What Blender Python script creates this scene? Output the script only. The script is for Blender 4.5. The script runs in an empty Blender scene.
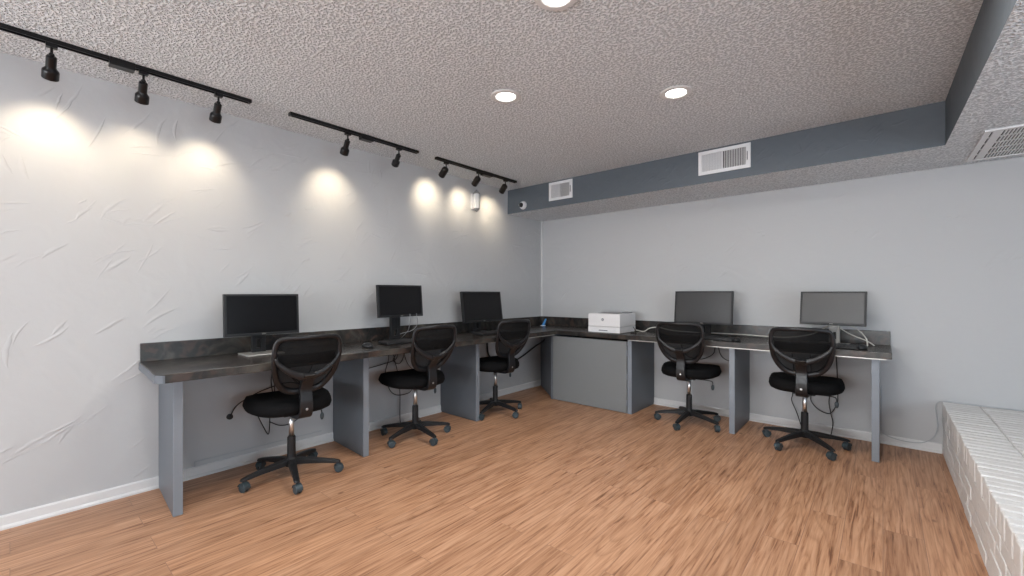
import bpy, bmesh, math, random
from mathutils import Vector, Matrix
random.seed(7)
C = bpy.context.scene.collection
R = math.radians
PI = math.pi

# ------------------------------------------------------------------ camera
cam_d = bpy.data.cameras.new('camera'); cam = bpy.data.objects.new('camera', cam_d); C.objects.link(cam)
cam.location = (0, 0, 1.2)
cam.rotation_euler = (R(90), 0, math.atan(371/431.6))
cam_d.sensor_width = 36; cam_d.lens = 431.6/1024*36
cam_d.shift_y = 5/1024; cam_d.clip_start = 0.05
bpy.context.scene.camera = cam
# ------------------------------------------------------------------ colour management, world, daylight
vs = bpy.context.scene.view_settings
vs.view_transform = 'Standard'; vs.look = 'None'; vs.gamma = 1; vs.use_curve_mapping = False
vs.exposure = 0.0
w = bpy.data.worlds.new('sky'); bpy.context.scene.world = w; w.use_nodes = True
nt = w.node_tree; bg = nt.nodes['Background']
sky = nt.nodes.new('ShaderNodeTexSky'); sky.sky_type = 'NISHITA'; sky.sun_disc = False
sky.sun_elevation = R(40); sky.sun_rotation = R(30)
nt.links.new(sky.outputs[0], bg.inputs[0]); bg.inputs[1].default_value = 0.25
CAN_POWER, CAN_COL = 10.5, (1.0, 0.965, 0.91)
SPOT_POWER, SPOT_COL = 12.5, (1.0, 0.83, 0.60)
def area_light(name, loc, rot, sx, sy, power, col):
    d = bpy.data.lights.new(name, 'AREA'); d.shape = 'RECTANGLE'; d.size = sx; d.size_y = sy
    d.energy = power; d.color = col
    o = bpy.data.objects.new(name, d); C.objects.link(o); o.location = loc; o.rotation_euler = rot
    return o
# added fill lamps at the unseen rear and right windows, tilted up as daylight
DAY = (0.72, 0.86, 1.0)
area_light('daylight_fill_rear', (-1.2, -3.93, 1.25), (R(128), 0, 0), 3.6, 1.4, 280, (0.92, 0.955, 1.0))
area_light('daylight_fill_right', (3.1, 0.4, 1.25), (R(120), 0, R(90)), 3.6, 1.3, 95, DAY)

# ------------------------------------------------------------------ material helpers
def mat(name, col=(.5,.5,.5), rough=.5, metal=0, spec=.5, bump=None, emit=None, **kw):
    m = bpy.data.materials.new(name); m.use_nodes = True
    b = m.node_tree.nodes['Principled BSDF']
    b.inputs['Base Color'].default_value = (*col, 1); b.inputs['Roughness'].default_value = rough
    b.inputs['Metallic'].default_value = metal; b.inputs['Specular IOR Level'].default_value = spec
    if emit: b.inputs['Emission Color'].default_value = (*emit[0], 1); b.inputs['Emission Strength'].default_value = emit[1]
    if bump:  # (scale, strength, distance)
        n = N(m, 'ShaderNodeTexNoise', Scale=bump[0], Detail=3.0)
        link(m, objco(m), n.inputs['Vector']); addbump(m, n.outputs[0], bump[1], bump[2])
    return m
def N(m, t, **inp):
    n = m.node_tree.nodes.new(t)
    for k, v in inp.items(): n.inputs[k.replace('_', ' ')].default_value = v
    return n
def link(m, a, b): m.node_tree.links.new(a, b)
def bsdf(m): return m.node_tree.nodes['Principled BSDF']
def objco(m): return m.node_tree.nodes.new('ShaderNodeTexCoord').outputs['Object']
def addbump(m, h, strength, dist, normal=None):
    b = N(m, 'ShaderNodeBump', Strength=strength, Distance=dist); link(m, h, b.inputs['Height'])
    if normal: link(m, normal, b.inputs['Normal'])
    link(m, b.outputs[0], bsdf(m).inputs['Normal']); return b.outputs[0]
def ramp(m, fac, stops):
    r = m.node_tree.nodes.new('ShaderNodeValToRGB'); link(m, fac, r.inputs[0])
    e = r.color_ramp.elements
    while len(e) < len(stops): e.new(0.5)
    for i, (p, c) in enumerate(stops): e[i].position = p; e[i].color = (*c, 1) if len(c) == 3 else c
    return r.outputs[0]
def math_(m, op, a, b=None, c=None):
    n = m.node_tree.nodes.new('ShaderNodeMath'); n.operation = op
    for i, v in enumerate((a, b, c)):
        if v is None: continue
        if isinstance(v, (int, float)): n.inputs[i].default_value = v
        else: link(m, v, n.inputs[i])
    return n.outputs[0]
def mixc(m, fac, a, b, mode='MIX'):
    n = m.node_tree.nodes.new('ShaderNodeMix'); n.data_type = 'RGBA'; n.blend_type = mode
    for i, v in ((0, fac), (6, a), (7, b)):
        if isinstance(v, (int, float)): n.inputs[i].default_value = v
        elif isinstance(v, tuple): n.inputs[i].default_value = (*v, 1)
        else: link(m, v, n.inputs[i])
    return n.outputs[2]

def trowel(m, amt=1.0):
    """hand-trowelled plaster: a soft undulation (the raised trowel ridges are modelled)"""
    co = objco(m)
    n4 = N(m, 'ShaderNodeTexNoise', Scale=4.0, Detail=2.0, Distortion=.6); link(m, co, n4.inputs['Vector'])
    n5 = N(m, 'ShaderNodeTexNoise', Scale=45.0, Detail=2.0); link(m, co, n5.inputs['Vector'])
    h = math_(m, 'ADD', math_(m, 'MULTIPLY', n4.outputs[0], 1.6), math_(m, 'MULTIPLY', n5.outputs[0], 0.10))
    addbump(m, h, 0.8*amt, 0.006)

M = {}
M['wall'] = mat('painted_plaster', (.475, .48, .485), .6, spec=.3); trowel(M['wall'])
M['slate_wall'] = mat('slate_paint', (.095, .112, .130), .55, spec=.35); trowel(M['slate_wall'], 1.3)
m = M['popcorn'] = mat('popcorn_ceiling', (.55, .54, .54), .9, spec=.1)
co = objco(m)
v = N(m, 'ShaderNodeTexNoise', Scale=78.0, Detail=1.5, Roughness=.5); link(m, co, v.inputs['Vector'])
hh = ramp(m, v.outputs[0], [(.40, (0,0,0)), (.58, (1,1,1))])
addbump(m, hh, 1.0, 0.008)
link(m, mixc(m, hh, (.56,.585,.61), (.87,.895,.92)), bsdf(m).inputs['Base Color'])  # shade of the pits is put into the colour too: low spots darker
m = M['floor'] = mat('vinyl_plank', rough=.42, spec=.4)
tc = objco(m)
mp = m.node_tree.nodes.new('ShaderNodeMapping'); link(m, tc, mp.inputs[0]); mp.inputs['Rotation'].default_value = (0,0,R(90))
br = N(m, 'ShaderNodeTexBrick', Scale=1.0, Mortar_Size=.0012, Brick_Width=1.22, Row_Height=.152, Bias=0.0, Mortar_Smooth=.2)
br.offset = .37; br.inputs['Color1'].default_value = (0,0,0,1); br.inputs['Color2'].default_value = (1,1,1,1); br.inputs['Mortar'].default_value = (.5,.5,.5,1)
link(m, mp.outputs[0], br.inputs[0])
ad = m.node_tree.nodes.new('ShaderNodeVectorMath'); ad.operation = 'MULTIPLY_ADD'
link(m, br.outputs[0], ad.inputs[0]); ad.inputs[1].default_value = (7.3, 11.1, 3.0); link(m, tc, ad.inputs[2])
st = m.node_tree.nodes.new('ShaderNodeMapping'); link(m, ad.outputs[0], st.inputs[0]); st.inputs['Scale'].default_value = (1, .042, 1)
g1 = N(m, 'ShaderNodeTexNoise', Scale=75.0, Detail=6.0, Roughness=.60, Distortion=.6); link(m, st.outputs[0], g1.inputs['Vector'])
st2 = m.node_tree.nodes.new('ShaderNodeMapping'); link(m, ad.outputs[0], st2.inputs[0]); st2.inputs['Scale'].default_value = (1, .07, 1)
g2 = N(m, 'ShaderNodeTexNoise', Scale=5.5, Detail=2.0, Roughness=.45, Distortion=.8); link(m, st2.outputs[0], g2.inputs['Vector'])
rings = math_(m, 'FRACT', math_(m, 'MULTIPLY', g2.outputs[0], 13.0))
base = ramp(m, g1.outputs[0], [(.32, (.20,.090,.048)), (.41, (.37,.190,.106)), (.50, (.46,.252,.145)), (.62, (.54,.315,.195))])
ringc = ramp(m, rings, [(0, (.70,.64,.60)), (.16, (.97,.96,.95)), (.7, (1,1,1)), (1, (.78,.73,.69))])
c1 = mixc(m, .7, base, ringc, 'MULTIPLY')
tone = ramp(m, br.outputs[0], [(0, (.90,.88,.86)), (.5, (1,1,1)), (1, (1.07,1.06,1.04))])
c2 = mixc(m, 1.0, c1, tone, 'MULTIPLY')
kn = N(m, 'ShaderNodeTexVoronoi', Scale=2.3); kn.inputs['Randomness'].default_value = 1.0
st3 = m.node_tree.nodes.new('ShaderNodeMapping'); link(m, tc, st3.inputs[0]); st3.inputs['Scale'].default_value = (1.6, .8, 1); link(m, st3.outputs[0], kn.inputs['Vector'])
knot = ramp(m, kn.outputs['Distance'], [(0, (.35,.28,.24)), (.035, (.45,.38,.33)), (.055, (1,1,1))])
c2 = mixc(m, .85, c2, knot, 'MULTIPLY')
c3 = mixc(m, br.outputs[1], c2, (.26,.14,.09))
link(m, c3, bsdf(m).inputs['Base Color'])
addbump(m, math_(m, 'SUBTRACT', math_(m, 'MULTIPLY', g1.outputs[0], .5), br.outputs[1]), .25, .002)
M['white_trim'] = mat('white_trim_paint', (.66,.66,.66), .4)
m = M['laminate'] = mat('dark_slate_laminate', rough=.27, spec=.42)
co = objco(m)
a = N(m, 'ShaderNodeTexNoise', Scale=5.0, Detail=5.0, Roughness=.6, Distortion=.8); link(m, co, a.inputs['Vector'])
b_ = N(m, 'ShaderNodeTexNoise', Scale=9.0, Detail=4.0, Distortion=1.5); link(m, co, b_.inputs['Vector'])
dk = ramp(m, a.outputs[0], [(.3, (.012,.012,.013)), (.5, (.032,.030,.028)), (.7, (.085,.078,.066))])
rs = ramp(m, b_.outputs[0], [(.50, (0,0,0)), (.66, (1,1,1))])
link(m, mixc(m, math_(m, 'MULTIPLY', rs, .5), dk, (.085,.052,.040)), bsdf(m).inputs['Base Color'])
addbump(m, a.outputs[0], .08, .002)
m = M['panel'] = mat('grey_blue_laminate', (.112,.128,.148), .42, spec=.4, bump=(30, .05, .002))
M['panel_edge'] = mat('light_grey_edge_band', (.19,.213,.243), .4)
M['cab_front'] = mat('cabinet_grey', (.19,.20,.205), .45, spec=.4, bump=(30, .05, .002))
M['steel'] = mat('brushed_steel', (.5,.5,.5), .3, metal=1)
M['chrome'] = mat('chrome', (.72,.71,.70), .32, metal=1)
M['strip'] = mat('pale_edge_highlight', (.55,.53,.50), .35, metal=.6)  # pale colour for the highlight under the desk front edge
M['plastic'] = mat('black_plastic', (.012,.0125,.014), .42, spec=.35)
M['frame_plastic'] = mat('charcoal_plastic', (.009,.009,.0105), .36, spec=.40)
M['caster'] = mat('blue_grey_caster_plastic', (.035,.052,.062), .38)
m = M['cushion'] = mat('black_seat_fabric', (.004,.004,.0045), .85, spec=.15, bump=(220, .35, .002))
m = M['mesh'] = bpy.data.materials.new('black_mesh_fabric'); m.use_nodes = True
t = m.node_tree; bs = bsdf(m); bs.inputs['Base Color'].default_value = (.006,.006,.0065,1); bs.inputs['Roughness'].default_value = .8; bs.inputs['Specular IOR Level'].default_value = .12
tr = t.nodes.new('ShaderNodeBsdfTransparent'); mx = t.nodes.new('ShaderNodeMixShader'); mx.inputs[0].default_value = .88
t.links.new(tr.outputs[0], mx.inputs[1]); t.links.new(bs.outputs[0], mx.inputs[2])
t.links.new(mx.outputs[0], t.nodes['Material Output'].inputs[0])
M['screen'] = mat('dark_screen', (.006,.006,.007), .20, spec=.25)
M['screen_matt'] = mat('matt_dark_screen', (.012,.012,.013), .34, spec=.75)
M['silver'] = mat('silver_plastic', (.34,.33,.31), .35, metal=.3)
M['white_plastic'] = mat('white_plastic', (.72,.72,.73), .4)
M['grey_plastic'] = mat('grey_plastic', (.22,.22,.23), .5)
M['keys'] = mat('black_keys', (.03,.03,.032), .5)
M['cable'] = mat('black_cable', (.012,.012,.012), .5)
M['cable_white'] = mat('beige_cable', (.55,.53,.48), .5)
M['cable_grey'] = mat('grey_cable', (.40,.42,.44), .5)
M['bronze'] = mat('dark_bronze_metal', (.014,.011,.009), .4, metal=.2, spec=.35)
M['black_metal'] = mat('black_enamel', (.006,.006,.007), .28, spec=.35)
M['blue'] = mat('blue_plastic', (.02,.22,.55), .4)
M['lamp'] = mat('lamp_lens', (.9,.9,.9), .4, emit=((1,.96,.9), 14))
M['bulb'] = mat('spot_bulb', (.9,.9,.9), .4, emit=((1,.82,.6), 6))
M['brick'] = mat('white_painted_brick', (.68,.67,.66), .55, bump=(45, .5, .006))
M['mortar'] = mat('painted_mortar', (.58,.57,.56), .7, bump=(60, .5, .004))
M['ink'] = mat('grey_ink', (.16,.17,.19), .5)
M['glassy'] = mat('frosted_glass', (.75,.76,.76), .25)
m = M['pane'] = mat('window_glass', (1,1,1), .02); bsdf(m).inputs['Transmission Weight'].default_value = 1.0
M['dark'] = mat('cavity_shade', (.02,.02,.02), .8)  # near-black colour stands in for shade inside the vents and cabinet

# ------------------------------------------------------------------ mesh helpers
def obj(name, bm, m, parent=None, bevel=0, smooth=False, solid=0):
    me = bpy.data.meshes.new(name); bmesh.ops.recalc_face_normals(bm, faces=bm.faces); bm.to_mesh(me); bm.free()
    for mm in (m if isinstance(m, (list, tuple)) else [m]): me.materials.append(mm)
    o = bpy.data.objects.new(name, me); C.objects.link(o); o.parent = parent
    if solid:
        s = o.modifiers.new('thick', 'SOLIDIFY'); s.thickness = solid; s.offset = 0
    if bevel:
        b = o.modifiers.new('bevel', 'BEVEL'); b.width = bevel; b.segments = 2; b.limit_method = 'ANGLE'; b.angle_limit = R(40)
    if smooth:
        for p in me.polygons: p.use_smooth = True
    return o
def struct(name, bm, m, **k):
    o = obj(name, bm, m, **k); o['kind'] = 'structure'; return o
def tag(o, label, cat, group=None):
    o['label'] = label; o['category'] = cat
    if group: o['group'] = group
    return o
def thing(name, label, cat, loc=(0,0,0), rotz=0, group=None):
    o = bpy.data.objects.new(name, None); C.objects.link(o); o.empty_display_size = .05
    o.location = loc; o.rotation_euler = (0, 0, rotz)
    return tag(o, label, cat, group)
def box(bm, x0, x1, y0, y1, z0, z1, mt=None, mi=0):
    vs_ = [Vector((x, y, z)) for z in (z0, z1) for y in (y0, y1) for x in (x0, x1)]
    if mt: vs_ = [mt @ v for v in vs_]
    v = [bm.verts.new(p) for p in vs_]
    for f in ((0,2,3,1), (4,5,7,6), (0,1,5,4), (2,6,7,3), (0,4,6,2), (1,3,7,5)):
        bm.faces.new([v[i] for i in f]).material_index = mi
    return bm
def B(*a, **k): return box(bmesh.new(), *a, **k)
def prism(bm, poly, z0, z1, mt=None):
    lo = [bm.verts.new((mt or Matrix()) @ Vector((x, y, z0))) for x, y in poly]
    hi = [bm.verts.new((mt or Matrix()) @ Vector((x, y, z1))) for x, y in poly]
    bm.faces.new(lo); bm.faces.new(hi); n = len(poly)
    for i in range(n): bm.faces.new((lo[i], lo[(i+1) % n], hi[(i+1) % n], hi[i]))
    return bm
def spline(pts, n=8):
    if len(pts) < 3: return [Vector(p) for p in pts]
    P = [Vector(p) for p in pts]; P = [2*P[0]-P[1]] + P + [2*P[-1]-P[-2]]; out = []
    for i in range(1, len(P)-2):
        a, b, c, d = P[i-1:i+3]
        for k in range(n):
            t = k/n
            out.append(.5*((2*b)+(c-a)*t+(2*a-5*b+4*c-d)*t*t+(3*b-a-3*c+d)*t**3))
    out.append(P[-2]); return out
def tube(bm, pts, r, seg=8, closed=False, flat=1.0, up=None):
    """sweep of an ellipse; flat scales it along the direction 'up'"""
    P = [Vector(p) for p in pts]; n = len(P)
    rr = r if isinstance(r, (list, tuple)) else [r]*n
    rings = []; ref = None
    for i in range(n):
        if closed: d = P[(i+1) % n] - P[i-1]
        else: d = P[min(i+1, n-1)] - P[max(i-1, 0)]
        d.normalize()
        u = Vector(up) if up else (ref if ref else (Vector((0,0,1)) if abs(d.z) < .9 else Vector((1,0,0))))
        u = (u - d*u.dot(d))
        if u.length < 1e-5: u = d.orthogonal()
        u.normalize(); ref = u; s = d.cross(u)
        rings.append([bm.verts.new(P[i] + (u*math.cos(2*PI*k/seg)*flat + s*math.sin(2*PI*k/seg))*rr[i]) for k in range(seg)])
    for i in range(n if closed else n-1):
        a, b = rings[i], rings[(i+1) % n]
        for k in range(seg): bm.faces.new((a[k], a[(k+1) % seg], b[(k+1) % seg], b[k]))
    if not closed: bm.faces.new(rings[0]); bm.faces.new(rings[-1])
    return bm
def lathe(bm, prof, seg=24, mt=None):
    """profile of (radius, height) about local z"""
    mt = mt or Matrix(); rings = []
    for r, z in prof:
        if r < 1e-6: rings.append([bm.verts.new(mt @ Vector((0, 0, z)))])
        else: rings.append([bm.verts.new(mt @ Vector((r*math.cos(2*PI*k/seg), r*math.sin(2*PI*k/seg), z))) for k in range(seg)])
    for a, b in zip(rings, rings[1:]):
        for k in range(seg):
            k2 = (k+1) % seg
            if len(a) == 1 and len(b) == 1: continue
            if len(a) == 1: bm.faces.new((a[0], b[k], b[k2]))
            elif len(b) == 1: bm.faces.new((a[k], a[k2], b[0]))
            else: bm.faces.new((a[k], a[k2], b[k2], b[k]))
    for ring in (rings[0], rings[-1]):
        if len(ring) > 1: bm.faces.new(ring)
    return bm
def aim(loc, d):
    """matrix whose local +z points along d"""
    return Matrix.Translation(Vector(loc)) @ Vector(d).to_track_quat('Z', 'Y').to_matrix().to_4x4()
def text_part(name, s, size, m, parent, mt, depth=.0006):
    cu = bpy.data.curves.new(name, 'FONT'); cu.body = s; cu.size = size; cu.extrude = depth; cu.align_x = 'CENTER'; cu.align_y = 'CENTER'
    tmp = bpy.data.objects.new(name + '_tmp', cu); me = bpy.data.meshes.new_from_object(tmp); bpy.data.objects.remove(tmp)
    me.materials.clear(); me.materials.append(m); me.transform(mt)
    o = bpy.data.objects.new(name, me); C.objects.link(o); o.parent = parent; return o

# ------------------------------------------------------------------ the room
XL, YB, ZC, ZS = -3.395, 4.55, 2.422, 2.138
XR, YF = 3.2, -4.0
struct('floor', B(XL-.15, XR+.15, YF-.15, YB+.15, -.1, 0), M['floor'])
def ridges(bm, n, a0, a1, z0, z1, place, seed, size=1.0):
    """groups of short raised plaster ridges left by the trowel; place(a, z, h) gives the 3D point"""
    rg = random.Random(seed)
    for _ in range(n):
        a, z = rg.uniform(a0, a1), rg.uniform(z0, z1); th = R(rg.choice((rg.uniform(15, 60), rg.uniform(15, 60), rg.uniform(-20, 100))))
        for k in range(rg.choice((1, 2, 2, 3, 4))):
            L = rg.uniform(.05, .24)*size; c = rg.uniform(-.35, .35); t2 = th+rg.uniform(-.35, .35)
            oa, oz = a+rg.gauss(0, .045), z+rg.gauss(0, .035); pts = []
            for q in range(9):
                t = q/8-.5; u, v_ = t*L, c*L*(.25-t*t)+rg.gauss(0, .0012)
                pts.append((oa+u*math.cos(t2)-v_*math.sin(t2), oz+u*math.sin(t2)+v_*math.cos(t2), 1-(2*t)**2))
            prev = None; w_ = rg.uniform(.004, .010); hh_ = rg.uniform(.0012, .0030); nx, nz = -math.sin(t2), math.cos(t2)
            for (pa, pz, e) in pts:
                e = .15+.85*e; soft = w_*2.4
                cur = [bm.verts.new(place(pa+nx*o_*e, pz+nz*o_*e, h_*e)) for o_, h_ in ((-w_*.6, -.0004), (0, hh_), (soft*.5, hh_*.45), (soft, -.0004))]
                if prev:
                    for i in range(3): bm.faces.new((prev[i], prev[i+1], cur[i+1], cur[i]))
                prev = cur
    return bm
def plaster_ridges(wall, bm):
    obj('trowel_ridges', bm, M['wall'] if wall.name.startswith('wall') else M['slate_wall'], wall, smooth=True)
wl_ = struct('wall_left', B(XL-.15, XL, YF-.15, YB+.15, 0, 2.7), M['wall']); bm = bmesh.new(); ridges(bm, 150, -1.2, 4.5, .95, 2.38, lambda a, z, h: (XL+h, a, z), 11)
ridges(bm, 24, -1.2, .55, .15, 1.0, lambda a, z, h: (XL+h, a, z), 12)
plaster_ridges(wl_, bm)
wb_ = struct('wall_back', B(XL, XR, YB, YB+.15, 0, 2.7), M['wall']); bm = bmesh.new(); ridges(bm, 26, -3.2, 3, .95, 2.1, lambda a, z, h: (a, YB-h, z), 13, .7)
plaster_ridges(wb_, bm)
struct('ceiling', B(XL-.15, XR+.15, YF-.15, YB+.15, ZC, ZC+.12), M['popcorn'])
# lowered ceiling band along the back and the right: slate coloured faces, textured underside
bm = bmesh.new()
prism(bm, [(XL, YB), (XL, 3.87), (.30, 3.87), (.415, YF), (XR, YF), (XR, YB)], ZS, ZC-.001)
for f in bm.faces: f.normal_update(); f.material_index = 1 if abs(f.normal.z) > .5 else 0
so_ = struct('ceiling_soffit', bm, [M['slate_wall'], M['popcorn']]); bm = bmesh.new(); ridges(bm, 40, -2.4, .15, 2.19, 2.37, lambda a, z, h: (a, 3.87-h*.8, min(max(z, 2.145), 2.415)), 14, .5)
plaster_ridges(so_, bm)
def wall_with_holes(name, axis, pos, a0, a1, holes):
    """vertical wall at axis=pos; holes are (a, b, z0, z1)"""
    bm = bmesh.new(); t0, t1 = (pos, pos+.15) if pos > 0 else (pos-.15, pos)
    def put(p, q, z0, z1):
        if axis == 'y': box(bm, p, q, t0, t1, z0, z1)
        else: box(bm, t0, t1, p, q, z0, z1)
    cur = a0
    for (p, q, z0, z1) in holes:
        put(cur, p, 0, ZC); put(p, q, 0, z0); put(p, q, z1, ZC); cur = q
    put(cur, a1, 0, ZC)
    struct(name, bm, M['wall'])
wall_with_holes('wall_front', 'y', YF, XL, XR, [(-3.0, .6, .5, 2.0)])
wall_with_holes('wall_right', 'x', XR, YF, YB, [(-1.4, 2.2, .55, 1.95)])
def window(name, axis, pos, a0, a1, z0, z1):
    fr = bmesh.new(); n = 3
    def put(bm, p, q, zz0, zz1, d):
        if axis == 'y': box(bm, p, q, pos-d, pos+d, zz0, zz1)
        else: box(bm, pos-d, pos+d, p, q, zz0, zz1)
    put(fr, a0, a1, z0, z0+.05, .04); put(fr, a0, a1, z1-.05, z1, .04)
    for i in range(n+1):
        x = a0+.025+(a1-a0-.05)*i/n; put(fr, x-.025, x+.025, z0, z1, .035)
    o = struct(name, fr, M['white_trim'])
    g = bmesh.new(); put(g, a0, a1, z0, z1, .004); obj('pane', g, M['pane'], o)
window('window_1', 'y', YF-.08, -3.0, .6, .5, 2.0)  # both windows are unseen, added to give cool daylight fill
window('window_2', 'x', XR+.08, -1.4, 2.2, .55, 1.95)
# baseboards: flat board with a small rounded shoe in front
def baseboard(name, pts):
    """pts: two floor points; the board stands on the inner (left) side"""
    a, b = Vector(pts[0]).to_3d(), Vector(pts[1]).to_3d(); d = (b-a); L = d.length; d.normalize()
    mt = Matrix.Translation(a) @ Matrix.Rotation(math.atan2(d.y, d.x), 4, 'Z')
    bm = bmesh.new()
    prof = [(0,0), (.020,0), (.020,.010), (.014,.018), (.011,.020), (.011,.062), (.006,.070), (0,.070)]
    lo = [bm.verts.new(mt @ Vector((0, y, z))) for y, z in prof]; hi = [bm.verts.new(mt @ Vector((L, y, z))) for y, z in prof]
    bm.faces.new(lo); bm.faces.new(hi)
    for i in range(len(prof)): j = (i+1) % len(prof); bm.faces.new((lo[i], lo[j], hi[j], hi[i]))
    struct(name, bm, M['white_trim'])
baseboard('baseboard_left', ((XL, YB), (XL, YF)))
baseboard('baseboard_back', ((.335, YB), (XL, YB)))
baseboard('baseboard_front', ((XL, YF), (XR, YF)))
baseboard('baseboard_right', ((XR, YF), (XR, 1.0)))
# slim corner strip running from the soffit down to the worktop upstand
struct('trim_1', B(XL+.001, XL+.022, YB-.022, YB-.001, .897, ZS), M['white_trim'])
# metal cleat strip low on the left wall between the first two supports
bm = B(XL, XL+.005, .78, 1.62, .100, .105); box(bm, XL, XL+.005, .78, .785, .07, .105)
struct('trim_2', bm, M['cable_grey'])

# ------------------------------------------------------------------ painted brick hearth
hz, hx0, hx1, hy0, hy1 = .385, .335, 1.75, .9, YB-.002
h = thing('brick_hearth', 'raised hearth of white painted brick along the right edge of the room', 'hearth', (hx0, hy0, 0))
def hb(bm, x0, x1, y0, y1, z0, z1):
    j = lambda: random.uniform(-.0025, .0025)
    box(bm, x0-hx0+j(), x1-hx0+j(), y0-hy0+j(), y1-hy0, z0, z1+j()*.6)
obj('core', B(.006, hx1-hx0-.006, .006, hy1-hy0, 0, hz-.006), M['mortar'], h)
bm = bmesh.new(); y = hy0; xs = [hx0, .535, .74, .945, 1.15, 1.355, 1.56, 1.75]
while y < hy1-.02:
    for a, b in zip(xs, xs[1:]): hb(bm, a, b-.007, y, min(y+.060, hy1), hz-.10, hz)
    y += .067
obj('cap_bricks', bm, M['brick'], h, bevel=.006)
bm = bmesh.new()
for r in range(4):
    z0 = .004+r*.0705; y = hy0-(.105 if r % 2 else 0)
    while y < hy1-.01:
        a, b = max(y, hy0), min(y+.200, hy1)
        if b-a > .02: hb(bm, hx0+.003, hx0+.08, a, b, z0, z0+.0635)
        y += .208
    x = hx0+.08
    while x < hx1-.02: hb(bm, x+.006, min(x+.2, hx1), hy0+.003, hy0+.08, z0, z0+.0635); x += .207
obj('face_bricks', bm, M['brick'], h, bevel=.005)

# ------------------------------------------------------------------ built-in L desk and cabinet
ZT, ZB = .785, .740
desk = thing('built_in_desk', 'long L-shaped dark slate laminate desk with grey panel legs around the room corner', 'desk', (0, 0, 0))
FX, FY, XE = -2.76, 3.96, .048
bm = prism(bmesh.new(), [(XL+.004, .508), (-2.80, .480), (FX, .506), (FX, FY), (XE, FY), (XE, YB-.004), (XL+.004, YB-.004)], ZB, ZT)
obj('worktop', bm, M['laminate'], desk, bevel=.003)
obj('end_strip', prism(bmesh.new(), [(XL+.004, .504), (-2.799, .476), (-2.757, .503), (-2.757, .512), (-2.7597, .512), (-2.7597, .506), (-2.80, .4797), (XL+.004, .5077)], ZB, ZT-.004), M['panel'], desk)
obj('backsplash', B(XL+.004, XL+.023, .510, YB-.004, ZT, .897), M['laminate'], desk, bevel=.002)
obj('backsplash', B(XL+.024, XE-.003, YB-.023, YB-.004, ZT, .897), M['laminate'], desk, bevel=.002)
obj('edge_highlight', B(-1.895, XE-.03, FY+.004, FY+.020, ZB-.007, ZB-.0005), M['strip'], desk)  # pale strip added in place of the highlight along the apron
obj('edge_highlight', B(FX-.020, FX-.004, 2.90, FY-.02, ZB-.007, ZB-.0005), M['strip'], desk)
for y0, dy in ((.568, .030), (1.682, .030), (2.832, .004)):
    p = obj('support_panel', prism(bmesh.new(), [(XL+.004, y0+dy), (-2.881, y0), (-2.881, y0+.043), (XL+.004, y0+dy+.043)], .002, ZB-.001), M['panel'], desk, bevel=.0015)
    obj('edge_band', B(-2.8808, -2.874, y0, y0+.043, .002, ZB-.001), M['panel_edge'], p, bevel=.001)
for x0 in (-.996, -.062):
    p = obj('support_panel', B(x0, x0+.043, 4.009, YB-.004, .002, ZB-.001), M['panel'], desk, bevel=.0015)
    obj('edge_band', B(x0, x0+.043, 4.002, 4.0088, .002, ZB-.001), M['panel_edge'], p, bevel=.001)
bm = bmesh.new(); d = Vector((-.54, .50, 0)).normalized(); nrm = Vector((d.y, -d.x, 0))*.02
prism(bm, [(-2.872, 4.035), (-2.858, 4.048), (-3.36, 4.515), (-3.374, 4.50)], .002, ZB-.001)
obj('corner_panel', bm, M['panel'], desk)
cab = thing('under_desk_cabinet', 'grey cabinet with one wide flat door beneath the printer', 'cabinet', (-2.4, 4.0, 0))
def cb(x0, x1, y0, y1, z0, z1): return B(x0+2.4, x1+2.4, y0-4.0, y1-4.0, z0, z1)
sp = obj('side_panel', cb(-1.921, -1.878, 3.999, YB-.002, .002, ZB-.002), M['panel'], cab, bevel=.0015)
obj('edge_band', cb(-1.921, -1.878, 3.992, 3.9988, .002, ZB-.002), M['panel_edge'], sp)
obj('side_panel', cb(-2.852, -2.826, 3.992, YB-.03, .002, ZB-.002), M['panel'], cab, bevel=.0015)
obj('back_panel', cb(-2.825, -1.922, YB-.05, YB-.035, .002, ZB-.002), M['dark'], cab)
obj('door', cb(-2.822, -1.930, 3.990, 4.010, .006, ZB-.022), M['cab_front'], cab, bevel=.001)
for z in (.11, .37, .60):
    bm = lathe(bmesh.new(), [(.0065, z-.028), (.0065, z+.028)], 10, Matrix.Translation((.475, -.013, 0)))
    box(bm, .469, .481, -.0155, -.0105, z-.024, z+.024)
    obj('hinge', bm, M['panel_edge'], cab)

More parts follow.
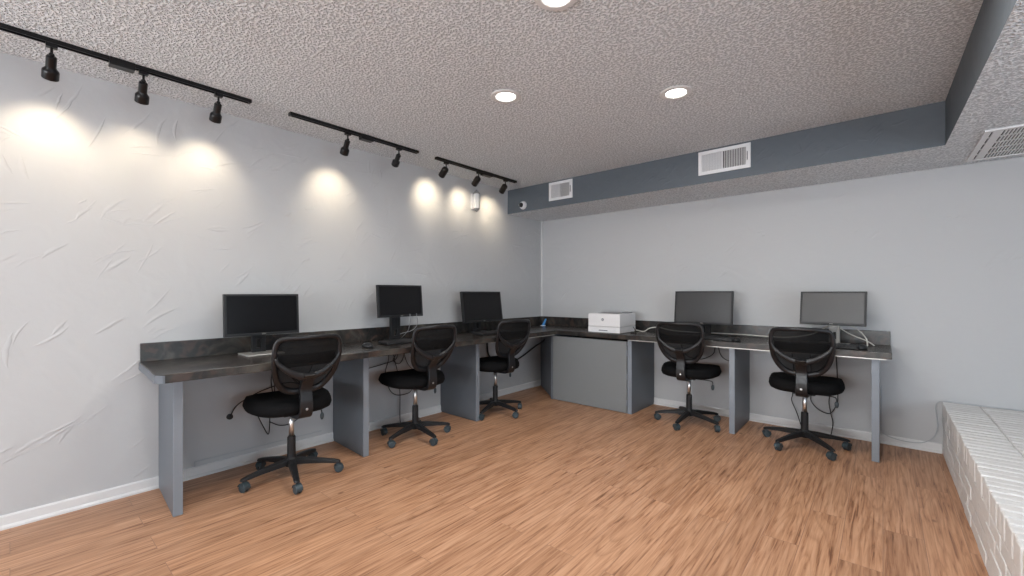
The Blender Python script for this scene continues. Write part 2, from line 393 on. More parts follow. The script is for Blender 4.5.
# ------------------------------------------------------------------ task chairs
OUT = [(0,0), (.055,.002), (.104,.018), (.144,.058), (.171,.112), (.185,.175), (.190,.235), (.187,.288), (.176,.318), (.152,.335), (.09,.341), (0,.343)]
BZ = .596
def back_y(x, z):
    t = z-BZ
    return -.205 + 1.6*x*x - .44*t - .05*math.sin(min(max(t/.35, 0), 1)*PI)
def halfw(t):
    for (a, b), (c, d_) in zip(OUT[1:], OUT[2:]):
        if b <= t <= d_: return a+(c-a)*(t-b)/(d_-b)
    return .03
def make_chair(loc, face, base_ang, label):
    c = thing('task_chair', label, 'chair', (loc[0], loc[1], 0), R(face-90), 'black mesh task chairs at the desk')
    # star base
    bm = bmesh.new()
    lathe(bm, [(.0, .075), (.036, .075), (.040, .09), (.038, .118), (.030, .132), (0, .132)], 20)
    tips = []
    for i in range(5):
        a = R(base_ang-face+90+72*i); u = Vector((math.cos(a), math.sin(a), 0)); s = Vector((-u.y, u.x, 0))
        prev = None
        for k, (r, zt, zb, hw) in enumerate([(.02,.126,.088,.024), (.10,.119,.083,.021), (.19,.104,.077,.0185), (.262,.090,.068,.017), (.290,.082,.066,.016), (.300,.075,.068,.010)]):
            ring = [bm.verts.new(u*r + s*(sg*w_) + Vector((0,0,z))) for sg, w_, z in ((-1, hw, zb), (1, hw, zb), (1, hw*.95, zt-.006), (1, hw*.55, zt), (-1, hw*.55, zt), (-1, hw*.95, zt-.006))]
            if prev:
                for q in range(6): bm.faces.new((prev[q], prev[(q+1) % 6], ring[(q+1) % 6], ring[q]))
            prev = ring
        bm.faces.new(prev); tips.append(u*.283)
    obj('star_base', bm, M['plastic'], c, bevel=.002)
    for i, t_ in enumerate(tips):
        ya = random.uniform(0, 2*PI); mt = Matrix.Translation(t_) @ Matrix.Rotation(ya, 4, 'Z')
        bm = bmesh.new()
        lathe(bm, [(.007,.045), (.007,.07)], 10, mt)
        for k in range(9):        # hood arching over the wheels
            a0, a1 = R(-10+k*20), R(10+k*20)
            for (r0, r1) in ((.0275, .031),):
                vv = [bm.verts.new(mt @ Vector((sx*.019, .006+r*math.cos(a), .029+r*math.sin(a)))) for a in (a0, a1) for r in (r0, r1) for sx in (-1, 1)]
                bmesh.ops.convex_hull(bm, input=vv)
        k = obj('caster', bm, M['caster'], c)
        for sx in (-1, 1):
            wm = mt @ Matrix.Translation((sx*.0105, .006, .0275)) @ Matrix.Rotation(R(90), 4, 'Y')
            obj('wheel', lathe(bmesh.new(), [(0,-.0085), (.014,-.0085), (.022,-.0075), (.0268,-.004), (.0268,.004), (.022,.0075), (.014,.0085), (0,.0085)], 20, wm), M['caster'], k, smooth=False)
    obj('column_sleeve', lathe(bmesh.new(), [(0,.10), (.026,.10), (.025,.262), (.021,.268), (0,.268)], 20), M['plastic'], c, smooth=False)
    obj('gas_column', lathe(bmesh.new(), [(.0155,.262), (.0155,.420)], 16), M['chrome'], c, smooth=True)
    # tilt mechanism and lever
    bm = B(-.075, .075, -.10, .10, .420, .446); box(bm, -.04, .04, .05, .12, .405, .412)
    mech = obj('mechanism', bm, M['plastic'], c, bevel=.006)
    bm = tube(bmesh.new(), spline([(.05,.02,.412), (.13,.02,.412), (.185,.02,.408), (.198,.015,.395), (.20,.01,.368)]), .0042, 8)
    lev = obj('lever', bm, M['plastic'], c, smooth=True)
    obj('paddle', lathe(bmesh.new(), [(0,0), (.008,.002), (.013,.018), (.0135,.035), (.008,.048), (0,.05)], 12, Matrix.Translation((.20,.008,.330)) @ Matrix.Diagonal((1,.5,1,1))), M['caster'], lev, smooth=True)
    # seat
    bm = bmesh.new(); rings = []; seg = 48
    for (s, z) in [(.55,.442), (.88,.444), (.965,.455), (1.0,.478), (.985,.504), (.93,.522), (.78,.532), (.5,.532), (.22,.529)]:
        ring = []
        for k in range(seg):
            a = 2*PI*k/seg; ca, sa = math.cos(a), math.sin(a); e = 2/3.1
            x = .250*s*math.copysign(abs(ca)**e, ca); y = .250*s*math.copysign(abs(sa)**e, sa)
            x *= 1 - .10*max(0, -y/.25)
            f_ = max(0, y/.25)**2
            zz = z + f_*(-.012 if z > .5 else (.030 if z < .46 else .010)) + (.016*(x/.25)**2 if z > .51 else 0)
            ring.append(bm.verts.new((x, y+.042, zz)))
        rings.append(ring)
    for a_, b_ in zip(rings, rings[1:]):
        for k in range(seg): bm.faces.new((a_[k], a_[(k+1) % seg], b_[(k+1) % seg], b_[k]))
    bm.faces.new(rings[0]); bm.faces.new(rings[-1])
    obj('seat', bm, M['cushion'], c, smooth=True)
    # backrest frame: rim with an upward Y brace
    rim = [(x, BZ+t) for x, t in OUT] + [(-x, BZ+t) for x, t in OUT[-2:0:-1]]
    rp = spline([(x, 0, z) for x, z in rim+[rim[0]]], 4)[:-1]
    rp = [Vector((p.x, back_y(p.x, p.z), p.z)) for p in rp]
    rad = [.0145 + .0070*max(0, 1-(p.z-BZ)/.20) for p in rp]
    bm = tube(bmesh.new(), rp, rad, 10, closed=True, flat=.62, up=(0,1,0))
    fr = obj('backrest_frame', bm, M['frame_plastic'], c, smooth=True)
    for s in (-1, 1):
        pts = [(s*.184, 0, BZ+.225), (s*.166, 0, BZ+.188), (s*.122, 0, BZ+.148), (s*.070, 0, BZ+.116), (s*.010, 0, BZ+.098)]
        pp = [Vector((p.x, back_y(p.x, p.z)-.010, p.z)) for p in spline(pts, 6)]
        n = len(pp); obj('brace_arm', tube(bmesh.new(), pp, [.009+.017*(i/(n-1)) for i in range(n)], 10, flat=.5, up=(0,1,0)), M['frame_plastic'], fr, smooth=True)
    # mesh panel
    bm = bmesh.new(); rows = []; nu, nv = 22, 20
    for j in range(nv+1):
        t = .004+(.339-.004)*j/nv; hw = max(halfw(t)-.003, .02)
        rows.append([bm.verts.new((hw*(2*i/nu-1), back_y(hw*(2*i/nu-1), BZ+t)+.010, BZ+t)) for i in range(nu+1)])
    for a_, b_ in zip(rows, rows[1:]):
        for i in range(nu): bm.faces.new((a_[i], a_[i+1], b_[i+1], b_[i]))
    obj('mesh_panel', bm, M['mesh'], c, smooth=True)
    # lumbar band stretched behind the mesh
    bm = bmesh.new(); prev = None
    for i in range(17):
        x = -.168+.336*i/16; z0 = BZ+.215
        cur = [bm.verts.new((x, back_y(x, z)+.020, z)) for z in (z0-.028, z0+.028)]
        if prev: bm.faces.new((prev[0], cur[0], cur[1], prev[1]))
        prev = cur
    obj('lumbar_band', bm, M['cushion'], c, solid=.006)
    # upright
    path = spline([(0, back_y(0, BZ+.12)-.014, BZ+.118), (0, -.252, BZ+.03), (0, -.258, .53), (0, -.250, .468), (0, -.205, .438), (0, -.08, .430)], 6)
    bm = bmesh.new(); prev = None; n = len(path)
    for i, p in enumerate(path):
        dd = (path[min(i+1, n-1)]-path[max(i-1, 0)]).normalized(); nn = Vector((0, -dd.z, dd.y)); hw = .034+.008*(i/(n-1)); th = .013
        ring = [bm.verts.new(p + Vector((sx*hw, 0, 0)) + nn*(sn*th)) for sx, sn in ((-1,-1), (1,-1), (1,1), (-1,1))]
        if prev:
            for q in range(4): bm.faces.new((prev[q], prev[(q+1) % 4], ring[(q+1) % 4], ring[q]))
        else: bm.faces.new(ring)
        prev = ring
    bm.faces.new(prev)
    obj('upright', bm, M['frame_plastic'], c, bevel=.005)
    obj('bolt', lathe(bmesh.new(), [(0,0), (.009,0), (.007,.005), (0,.006)], 12, aim((0,-.267,.492), (0,-1,.1))), M['steel'], c)
    return c
make_chair((-2.931,1.199), 176, -88.3, 'black mesh task chair nearest the camera, at the left end of the desk')
make_chair((-2.953,2.200), 174, -77.6, 'black mesh task chair in the middle of the left wall desk')
make_chair((-2.948,3.173), 170, -74.1, 'black mesh task chair partly behind the third grey support panel, near the corner')
make_chair((-1.353,4.074), 93, -163.7, 'black mesh task chair just right of the grey cabinet at the back desk')
make_chair((-.465,4.056), 92, 168.0, 'black mesh task chair at the right end of the back desk')

# ------------------------------------------------------------------ monitors
def make_monitor(loc, rotz, w, h, zc, tilt, label, stand='black', base=(.24,.19), col=.085, screen='screen', oy=0):
    """local front is -y; loc is the foot centre on the worktop"""
    t = thing('monitor', label, 'monitor', (loc[0], loc[1], ZT), rotz, 'computer monitors on the desk')
    sm = M['plastic'] if stand == 'black' else M['silver']
    zc -= ZT
    mt = Matrix.Translation((0, -.03+oy, zc)) @ Matrix.Rotation(-tilt, 4, 'X')
    bm = B(-w/2, w/2, 0, .022, -h/2, h/2, mt=mt)
    box(bm, -w*.36, w*.36, .022, .042, -h*.34, h*.34, mt=mt)
    bz = .013
    # raised bezel around the screen
    box(bm, -w/2, w/2, -.006, 0, h/2-bz, h/2, mt=mt); box(bm, -w/2, w/2, -.006, 0, -h/2, -h/2+bz*1.4, mt=mt)
    box(bm, -w/2, -w/2+bz, -.006, 0, -h/2+bz*1.4, h/2-bz, mt=mt); box(bm, w/2-bz, w/2, -.006, 0, -h/2+bz*1.4, h/2-bz, mt=mt)
    ho = obj('housing', bm, M['plastic'], t)
    obj('screen', B(-w/2+bz, w/2-bz, -.0025, -.0002, -h/2+bz*1.4, h/2-bz, mt=mt), M[screen], t)
    text_part('logo', 'DELL', .012, M['silver'], ho, mt @ Matrix.Translation((0, -.0066, -h/2+bz*.7)) @ Matrix.Rotation(R(90), 4, 'X'))
    # stand: flat column with a cable hole, neck and foot
    zt = zc+h*.05
    bm = bmesh.new(); hw = col/2
    box(bm, -hw, -hw*.35, .045+oy*.5, .075+oy*.5, .008, zt); box(bm, hw*.35, hw, .045+oy*.5, .075+oy*.5, .008, zt)
    box(bm, -hw*.35, hw*.35, .045+oy*.5, .075+oy*.5, .10 if zc > .26 else .07, zt); box(bm, -hw*.35, hw*.35, .045+oy*.5, .075+oy*.5, .008, .04)
    box(bm, -.04, .04, -.005+oy*.7, .06+oy*.5, zc-.035, zc+.035)
    obj('stand_column', bm, sm, t, bevel=.002)
    bw, bd = base
    obj('base', B(-bw/2, bw/2, -bd/2, bd/2, .0005, .012), M['silver'] if stand != 'black' else M['plastic'], t, bevel=.004)
    return t
D = [make_monitor((-3.20,1.115), R(90), .460, .275, 1.055, R(3), 'black monitor on a silver foot, nearest the left end of the desk', base=(.23,.19), screen='screen', oy=-.0),
     make_monitor((-3.20,2.21), R(90), .448, .275, 1.131, R(5), 'black monitor raised on a tall black stand behind a keyboard', base=(.2,.18), col=.095),
     make_monitor((-3.20,3.22), R(88), .555, .315, 1.058, R(8), 'black monitor on the left wall desk nearest the room corner', base=(.22,.18)),
     make_monitor((-1.29,4.29), R(-3), .528, .310, 1.062, R(6), 'wide grey-screened monitor in front of the back wall, right of the white printer', screen='screen_matt'),
     make_monitor((-.305,4.30), R(-7), .430, .268, 1.078, R(8), 'small monitor on a silver stand at the far right end of the back desk', stand='silver', base=(.2,.17), col=.07, screen='screen_matt')]
for ch in D[0].children:
    if ch.name.startswith('base'): ch.data.materials[0] = M['silver']; ch['label'] = 'silver rectangular foot'

# ------------------------------------------------------------------ keyboards and mice
def make_keyboard(loc, rotz, label):
    t = thing('keyboard', label, 'keyboard', (loc[0], loc[1], ZT), rotz, 'black keyboards on the desk')
    mt = Matrix.Rotation(R(3), 4, 'X')
    obj('case', B(-.222, .222, -.072, .072, .005, .019, mt=mt), M['plastic'], t, bevel=.004)
    bm = bmesh.new()
    for r in range(6):
        y = .055-r*.0205; x = -.214
        while x < .205:
            wk = .1 if (r == 5 and abs(x+.11) < .012) else .0165
            if not (.066 < x < .078 or .140 < x < .148): box(bm, x, x+wk, y-.008, y+.008, .018, .0235, mt=mt)
            x += wk+.0025
    obj('keys', bm, M['keys'], t)
make_keyboard((-3.03,2.165), R(88), 'black keyboard in front of the raised monitor in the middle of the left wall desk')
make_keyboard((-3.01,3.20), R(91), 'black keyboard in front of the monitor nearest the room corner')
make_keyboard((-1.20,4.09), R(2), 'black keyboard in front of the wide monitor on the back desk')
make_keyboard((-.36,4.12), R(-2), 'black keyboard in front of the silver-stand monitor at the right end')
def make_mouse(loc, rotz, label):
    t = thing('computer_mouse', label, 'mouse', (loc[0], loc[1], ZT), rotz, 'black computer mice on the desk')
    bm = bmesh.new(); bmesh.ops.create_uvsphere(bm, u_segments=20, v_segments=12, radius=1)
    for v_ in bm.verts:
        v_.co.x *= .031; v_.co.y *= .055; v_.co.z = max(v_.co.z, -.25)*.028*(1-.25*v_.co.y/.055)+.0102
    b_ = obj('body', bm, M['plastic'], t, smooth=True)
    obj('scroll_wheel', lathe(bmesh.new(), [(.0085,-.003), (.0085,.003)], 12, Matrix.Translation((0,.032,.0245)) @ Matrix.Rotation(R(90), 4, 'Y')), M['grey_plastic'], t)
make_mouse((-2.97,1.77), R(100), 'black computer mouse on the desk above the second grey support panel')
make_mouse((-.95,4.06), R(5), 'black computer mouse right of the wide monitor on the back desk')
make_mouse((-.115,4.10), R(-10), 'black computer mouse near the right end of the back desk')

# ------------------------------------------------------------------ printer
p = thing('printer', 'white box-shaped laser printer on the back desk near the corner', 'printer', (-2.203, 4.205, ZT), 0)
def pb(x0, x1, y0, y1, z0, z1): return B(x0, x1, y0, y1, z0, z1)
obj('paper_drawer', pb(-.182, .182, -.183, .185, .004, .0645), M['white_plastic'], p, bevel=.002)
obj('body', pb(-.183, .183, -.181, .186, .066, .200), M['white_plastic'], p, bevel=.006)
bm = pb(-.10, .115, -.125, .12, .1995, .203)
obj('output_tray', bm, M['grey_plastic'], p, bevel=.001)
bm = prism(bmesh.new(), [(-.12,.200), (.02,.200), (.02,.2065), (-.12,.201)], -.10, .115, mt=Matrix(((0,0,1,0),(1,0,0,0),(0,1,0,0),(0,0,0,1))))
obj('paper_stop', bm, M['grey_plastic'], p)
bm = pb(.10, .165, .03, .15, .200, .214)
obj('control_panel', bm, M['grey_plastic'], p, bevel=.003)
obj('drawer_handle', pb(-.055, .045, -.1845, -.182, .022, .031), M['ink'], p)
lg = obj('logo_disc', lathe(bmesh.new(), [(0,0), (.0150,0), (.0150,.001), (0,.001)], 28, aim((-.012,-.1812,.138), (0,-1,0))), M['ink'], p)
text_part('logo_letters', 'hp', .021, M['white_plastic'], lg, Matrix.Translation((-.012,-.1829,.139)) @ Matrix.Rotation(R(90), 4, 'X') @ Matrix.Shear('XY', 4, (.25, 0)) if False else Matrix.Translation((-.012,-.1829,.139)) @ Matrix.Rotation(R(90), 4, 'X'))

# ------------------------------------------------------------------ blue clip in the corner
t = thing('plastic_clip', 'small blue upright plastic clip on the worktop in the room corner', 'clip', (-3.25, 4.40, ZT), R(35))
obj('blade', prism(bmesh.new(), [(-.028,.006), (.006,.006), (.034,.088), (.016,.090)], -.006, .006, mt=Matrix(((1,0,0,0),(0,0,1,0),(0,1,0,0),(0,0,0,1)))), M['blue'], t, bevel=.002)
obj('foot', B(-.042, .02, -.014, .014, .0005, .007), M['white_plastic'], t, bevel=.002)

# ------------------------------------------------------------------ cables
def cable(name, label, runs, r=.0035, m='cable', parts=None, cat='cable', group=None):
    """one loose cable bundle; every run is a smoothed sweep"""
    bm = bmesh.new()
    for q in runs: tube(bm, spline(q, 8), r, 8)
    o = obj(name, bm, M[m], smooth=True); tag(o, label, cat, group); return o
XW = XL+.030
def wl(pts): return [(XW+dx, y, z) for (y, z, dx) in pts]
o = cable('power_cable', 'black cable arching left under the first desk bay to a plug on the wall', [wl([(1.47,.500,.03), (1.339,.536,.02), (1.181,.510,.02), (1.072,.465,.01), (1.011,.422,0), (.981,.359,-.014)])], .004)
obj('plug', lathe(bmesh.new(), [(0,0), (.020,0), (.018,.014), (.008,.018), (0,.018)], 14, aim((XL+.001,.981,.353), (1,0,0))), M['cable'], o)
cable('cable_bundle', 'tangle of black cables hanging behind the nearest task chair', [
    wl([(1.24,.738,0), (1.235,.65,.02), (1.228,.56,.02), (1.241,.46,.02)]), wl([(1.255,.738,0), (1.26,.65,.01), (1.25,.55,.02), (1.255,.46,.01)]),
    wl([(1.31,.738,0), (1.37,.60,.02), (1.45,.50,.03), (1.52,.46,.02)]), wl([(1.30,.738,.02), (1.36,.58,.04), (1.42,.52,.04), (1.50,.60,.03), (1.56,.738,.01)]),
    wl([(1.40,.738,0), (1.35,.62,.04), (1.43,.50,.05), (1.50,.48,.02)]), wl([(1.123,.357,.05), (1.168,.261,.03), (1.208,.187,.02), (1.214,.251,.03), (1.208,.345,.05)]),
    wl([(1.241,.46,.02), (1.17,.40,.04), (1.123,.357,.05)]), wl([(1.208,.281,.04), (1.289,.233,.03), (1.374,.237,.03), (1.46,.30,.02), (1.50,.48,.02)])], .0035)
cable('cable_bundle', 'black cables looping down to the floor behind the middle left wall chair', [
    wl([(1.73,.53,0), (1.90,.545,.03), (2.023,.559,.03), (2.141,.575,.03), (2.264,.60,.03), (2.30,.66,.02), (2.31,.738,.01)]),
    wl([(2.254,.738,0), (2.254,.619,.03), (2.296,.477,.02), (2.328,.289,.01), (2.328,.07,.01), (2.328,.012,.02)]),
    wl([(2.20,.738,0), (2.202,.616,.02), (2.171,.495,.02), (2.202,.347,.03), (2.275,.280,.03), (2.383,.270,.03), (2.45,.296,.02), (2.50,.42,.02), (2.45,.60,.02), (2.42,.738,0)]),
    wl([(2.36,.738,0), (2.372,.625,.02), (2.405,.537,.03), (2.484,.470,.03), (2.56,.45,.02)]), wl([(2.28,.738,.01), (2.27,.66,.04), (2.23,.60,.05), (2.30,.56,.04), (2.36,.62,.02), (2.38,.738,0)])], .0038)
cable('cable_bundle', 'thick black cable sagging under the desk between the corner chair and the corner', [
    [(-3.05,4.28,.738), (-3.20,4.33,.61), (-3.36,4.36,.52), (-3.375,4.128,.421), (-3.375,3.975,.390), (-3.375,3.75,.42), (-3.375,3.55,.47), (-3.375,3.50,.60), (-3.375,3.51,.738)]], .0095)
cable('cable_bundle', 'two thin black cables drooping under the desk behind the chair beside the cabinet', [
    [(-1.245,4.515,.738), (-1.253,4.515,.649), (-1.271,4.515,.598), (-1.337,4.515,.553), (-1.414,4.515,.535), (-1.52,4.515,.56), (-1.58,4.52,.66), (-1.58,4.52,.738)],
    [(-1.22,4.515,.738), (-1.216,4.515,.652), (-1.198,4.515,.595), (-1.162,4.515,.560), (-1.108,4.515,.546), (-1.03,4.515,.58), (-1.01,4.52,.738)]], .004)
cable('cable_bundle', 'black cables hanging to the floor behind the chair at the right end', [
    [(-.62,4.51,.738), (-.60,4.51,.55), (-.604,4.505,.323), (-.612,4.505,.251), (-.575,4.505,.152), (-.545,4.505,.052), (-.53,4.50,.012)],
    [(-.48,4.51,.738), (-.47,4.51,.5), (-.473,4.505,.326), (-.465,4.505,.258), (-.409,4.505,.199), (-.340,4.505,.185), (-.299,4.505,.252), (-.286,4.505,.321), (-.29,4.51,.5), (-.30,4.51,.738)],
    [(-.31,4.51,.45), (-.345,4.505,.30), (-.333,4.505,.187), (-.319,4.505,.113), (-.326,4.505,.04), (-.33,4.49,.012)]], .0038)
cable('data_cable', 'thin grey cable curling up the wall from the desk leg onto the hearth', [
    [(-.010,4.535,.46), (-.008,4.53,.384), (-.012,4.53,.151), (.0,4.525,.090), (.054,4.525,.062), (.135,4.525,.050), (.225,4.525,.062), (.285,4.525,.110), (.310,4.53,.191), (.304,4.53,.288), (.298,4.53,.345), (.317,4.53,.386), (.37,4.53,.396), (.50,4.533,.392), (.75,4.53,.391), (1.1,4.533,.391), (1.7,4.53,.391)]], .0032, 'cable_grey')
cable('network_cable', 'long beige cable lying along the back desk from the printer to the right end', [
    [(-2.03,4.42,.80), (-1.93,4.40,.792), (-1.88,4.42,.825), (-1.80,4.46,.838), (-1.66,4.48,.812), (-1.45,4.49,.805), (-1.25,4.505,.806), (-1.03,4.505,.808), (-.78,4.49,.806), (-.62,4.47,.812), (-.46,4.45,.85), (-.34,4.42,.93)]], .0055, 'cable_white')
cable('monitor_cable', 'beige cables looping down behind the silver-stand monitor', [
    [(-.27,4.385,1.00), (-.235,4.36,.955), (-.16,4.34,.92), (-.10,4.32,.85), (-.09,4.30,.792)],
    [(-.30,4.385,.95), (-.24,4.36,.90), (-.17,4.34,.86), (-.10,4.34,.83), (-.05,4.36,.792)]], .0045, 'cable_white')
cable('monitor_cable', 'pair of thin grey cables hanging below the raised monitor', [
    [(-3.13,2.275,1.02), (-3.13,2.278,.95), (-3.15,2.28,.90), (-3.2,2.30,.86), (-3.3,2.30,.79)], [(-3.13,2.345,1.02), (-3.13,2.355,.93), (-3.16,2.32,.87), (-3.24,2.26,.84), (-3.3,2.2,.79)]], .0030, 'grey_plastic')
o = cable('power_adapter_lead', 'short black lead with a plug on the worktop beside the printer', [[(-2.015,4.32,.84), (-1.985,4.30,.81), (-1.97,4.25,.793), (-1.95,4.20,.793)]], .004)
obj('plug', B(-1.975, -1.925, 4.165, 4.205, ZT+.0005, ZT+.016), M['cable'], o, bevel=.003)

# ------------------------------------------------------------------ track lights
TX = -3.04
def track(y0, y1, feed, heads, label, style):
    t = thing('track_light', label, 'track light', (TX, y0, ZC), 0, 'black track lights along the left wall ceiling')
    L = y1-y0
    bm = bmesh.new()          # channel section, open downwards
    box(bm, -.018, .018, 0, L, -.006, -.0005); box(bm, -.018, -.012, 0, L, -.021, -.006); box(bm, .012, .018, 0, L, -.021, -.006)
    box(bm, -.004, .004, 0, L, -.014, -.006)
    mt_ = M['bronze'] if style == 'can' else M['black_metal']
    obj('rail', bm, mt_, t)
    for yy in (0, L-.012): obj('end_cap', B(-.0185, .0185, yy, yy+.012, -.0225, -.0008), mt_, t, bevel=.002)
    obj('feed_box', B(-.030, .024, feed[0]-y0, feed[1]-y0, -.040, -.0004), mt_, t, bevel=.003)
    for (y, ty, tz, on) in heads:
        yl = y-y0; piv = Vector((0, yl, -.075)); d = (Vector((XL, ty, tz)) - Vector((TX, y, ZC-.075))).normalized()
        hd = bpy.data.objects.new('spotlight_head', None); C.objects.link(hd); hd.parent = t; hd.empty_display_size = .03
        bm = B(-.015, .015, yl-.020, yl+.020, -.040, -.0205)
        lathe(bm, [(.0055,-.072), (.0055,-.036)], 10, Matrix.Translation((0, yl, 0)))
        bmesh.ops.create_uvsphere(bm, u_segments=12, v_segments=8, radius=.011, matrix=Matrix.Translation((0, yl, -.074)))
        obj('adapter', bm, mt_, hd, bevel=.0015)
        mt = aim(piv, d)
        if style == 'can': prof = [(0,.0), (.018,.001), (.027,.008), (.0315,.02), (.0315,.100), (.0305,.102), (.0285,.100), (.0285,.086), (0,.086)]; zf = .102
        else: prof = [(0,.004), (.016,.005), (.0195,.010), (.0195,.060), (.022,.066), (.030,.076), (.0315,.083), (.0315,.116), (.030,.118), (.0285,.116), (.0285,.100), (0,.100)]; zf = .118
        obj('lamp_body', lathe(bmesh.new(), prof, 28, mt), mt_, hd)
        r = prof[-2][0]-.002; z = prof[-2][1]
        obj('bulb', lathe(bmesh.new(), [(0,z+.006), (r*.6,z+.005), (r,z+.001), (r,z)], 20, mt), M['bulb'] if on else M['glassy'], hd)
        if on:
            ld = bpy.data.lights.new('spot_lamp', 'SPOT'); ld.energy = SPOT_POWER*on; ld.color = SPOT_COL; ld.spot_size = R(86); ld.spot_blend = 1.0; ld.shadow_soft_size = .03
            lo = bpy.data.objects.new('spot_lamp', ld); C.objects.link(lo); lo.parent = hd
            lo.matrix_local = aim(piv + d*(zf+.004), -d)
track(-.75, .995, (.335,.435), [(-.35,-.34,1.9,.5), (.131,.125,1.95,.95), (.472,.49,1.92,.6), (.82,.832,1.94,.8)], 'longest black track light rail, at the left edge of the ceiling', 'step')
track(1.23, 2.29, (1.755,1.855), [(1.65,1.697,1.95,.95), (2.10,2.20,2.12,0)], 'middle black track light rail, carrying two stepped spotlights', 'step')
track(2.49, 3.60, (3.08,3.21), [(2.61,2.68,2.13,.9), (3.03,3.11,2.12,.8), (3.43,3.54,2.09,.8)], 'bronze track light rail nearest the corner, carrying three plain cylindrical spotlights', 'can')

# ------------------------------------------------------------------ recessed ceiling lights
def can_light(x, y, z, label):
    t = thing('recessed_light', label, 'ceiling light', (x, y, z), 0, 'round recessed ceiling lights')
    obj('trim_ring', lathe(bmesh.new(), [(.094,-.0005), (.094,-.004), (.088,-.008), (.064,-.009), (.058,-.004), (.058,-.0005)], 40), M['white_trim'], t)
    obj('lens', lathe(bmesh.new(), [(0,-.006), (.03,-.0058), (.0575,-.003), (.0575,-.0005)], 32), M['lamp'], t)
    d = bpy.data.lights.new('can_lamp', 'AREA'); d.shape = 'DISK'; d.size = .11; d.energy = CAN_POWER; d.color = CAN_COL; d.spread = R(175)
    o = bpy.data.objects.new('can_lamp', d); C.objects.link(o); o.parent = t; o.location = (0,0,-.012)
for x, y, lb in [(-1.775,2.005,'glowing recessed ceiling light left of centre, nearer the track lights'), (-.956,2.645,'glowing recessed ceiling light closest to the slate soffit'), (-1.015,1.46,'recessed ceiling light cut by the top edge of the photo'),
                 (-.16,2.06,'added unseen recessed ceiling light beyond the top right of the view'), (-1.80,.30,'added unseen recessed ceiling light above and left of the camera'), (-.30,-.4,'added unseen recessed ceiling light right above the camera'), (-1.04,-1.6,'added unseen recessed ceiling light behind the camera'), (-2.3,-2.6,'added unseen recessed ceiling light near the rear windows')]:  # the cans out of view are added for more ambient light
    can_light(x, y, ZC, lb)

# ------------------------------------------------------------------ vents on the soffit
def register(x0, x1, z0, z1, a1, a2, label):
    W, H = x1-x0, z1-z0
    t = thing('air_vent', label, 'air vent', (x0, 3.87, z0), 0, 'white air vents on the slate soffit')
    bm = bmesh.new(); b = .028
    for a in ((0,W,0,b), (0,W,H-b,H), (0,b,b,H-b), (W-b*1.3,W,b,H-b)): box(bm, a[0], a[1], -.010, -.0005, a[2], a[3])
    box(bm, W*.47, W*.49, -.009, -.0005, b, H-b)
    obj('frame', bm, M['white_plastic'], t, bevel=.002)
    obj('backing', B(b*.5, W-b*.5, -.0020, -.0006, b*.5, H-b*.5), M['dark'], t)
    bm = bmesh.new(); n = int((W-2.3*b)/.0125)
    for i in range(n):
        x = b+.006+i*.0125
        if W*.458 < x < W*.502: continue
        s = 1 if x < W*.48 else -1
        box(bm, -.0066, .0066, -.0005, .0005, b, H-b, mt=Matrix.Translation((x, -.0058, 0)) @ Matrix.Rotation(R(a1 if s > 0 else a2), 4, 'Z'))
    obj('slats', bm, M['white_plastic'], t)
    bm = B(W-b*.9, W-b*.72, -.016, -.0095, H*.32, H*.66); obj('damper_lever', bm, M['ink'], t)
register(-2.785, -2.482, 2.208, 2.406, 65, -32, 'small square-looking white air vent near the corner of the soffit')
register(-1.205, -.803, 2.208, 2.407, 45, -45, 'wide white air vent in the middle of the soffit')
t = thing('return_grille', 'large white slotted return grille under the lowered ceiling at the right edge', 'air vent', (.445, 3.66, ZS), 0)
W, H = .78, .76
bm = bmesh.new(); b = .03
for a in ((0,W,0,b), (0,W,H-b,H), (0,b,b,H-b), (W-b,W,b,H-b)): box(bm, a[0], a[1], a[2], a[3], -.012, -.0005)
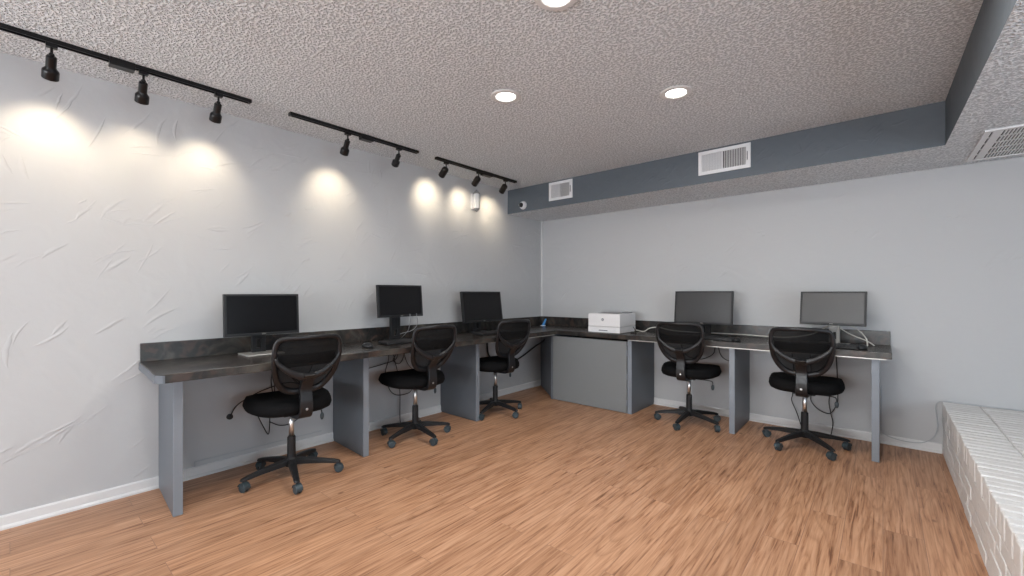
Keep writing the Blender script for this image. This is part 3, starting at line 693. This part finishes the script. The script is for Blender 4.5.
box(bm, b+.008, b+.05, b+.006, H-b-.006, -.010, -.003)
obj('frame', bm, M['white_plastic'], t, bevel=.002)
obj('backing', B(b*.5, W-b*.5, b*.5, H-b*.5, -.0020, -.0006), M['dark'], t)
bm = bmesh.new(); x = b+.058
while x < W-b-.004: box(bm, x, x+.0080, b+.006, H-b-.006, -.009, -.003); x += .0150
for k in range(1, 5): yy = b+(H-2*b)*k/5; box(bm, b, W-b, yy-.007, yy+.007, -.0085, -.0035)
obj('bars', bm, M['white_plastic'], t)

# ------------------------------------------------------------------ security camera and wall fixture
t = thing('security_camera', 'small white dome security camera with a black lens on the slate soffit', 'camera', (-3.150, 3.87, 2.212), 0)
ax = aim((0,0,0), (0,-1,0))
obj('mount', lathe(bmesh.new(), [(.047,.0005), (.047,.012), (.042,.026), (.034,.032), (0,.032)], 32, ax), M['white_plastic'], t, smooth=True)
bm = bmesh.new(); bmesh.ops.create_uvsphere(bm, u_segments=20, v_segments=14, radius=.027, matrix=Matrix.Translation((-.008,-.036,.0)))
ey = obj('eyeball', bm, M['black_metal'], t, smooth=True)
obj('lens', lathe(bmesh.new(), [(0,0), (.010,0), (.010,.004), (.006,.004), (0,.002)], 16, aim((-.020,-.058,-.003), (-.45,-.9,-.1))), M['grey_plastic'], ey)
t = thing('wall_sconce', 'small white wall fixture with grey pointed caps, high on the left wall', 'wall light', (XL, 3.31, 2.20), 0)
obj('back_plate', B(.0005, .012, -.050, .045, -.085, .080), M['white_plastic'], t, bevel=.004)
obj('glass_body', lathe(bmesh.new(), [(.030,-.080), (.033,-.06), (.033,.065), (.030,.078)], 6, Matrix.Translation((.042,0,0))), M['glassy'], t, bevel=.002)
obj('cap', lathe(bmesh.new(), [(.038,.078), (.036,.088), (.014,.112), (.004,.124), (0,.124)], 16, Matrix.Translation((.042,0,0))), M['grey_plastic'], t)
obj('finial', lathe(bmesh.new(), [(.034,-.080), (.030,-.090), (.012,-.112), (0,-.122)], 16, Matrix.Translation((.042,0,0))), M['grey_plastic'], t)
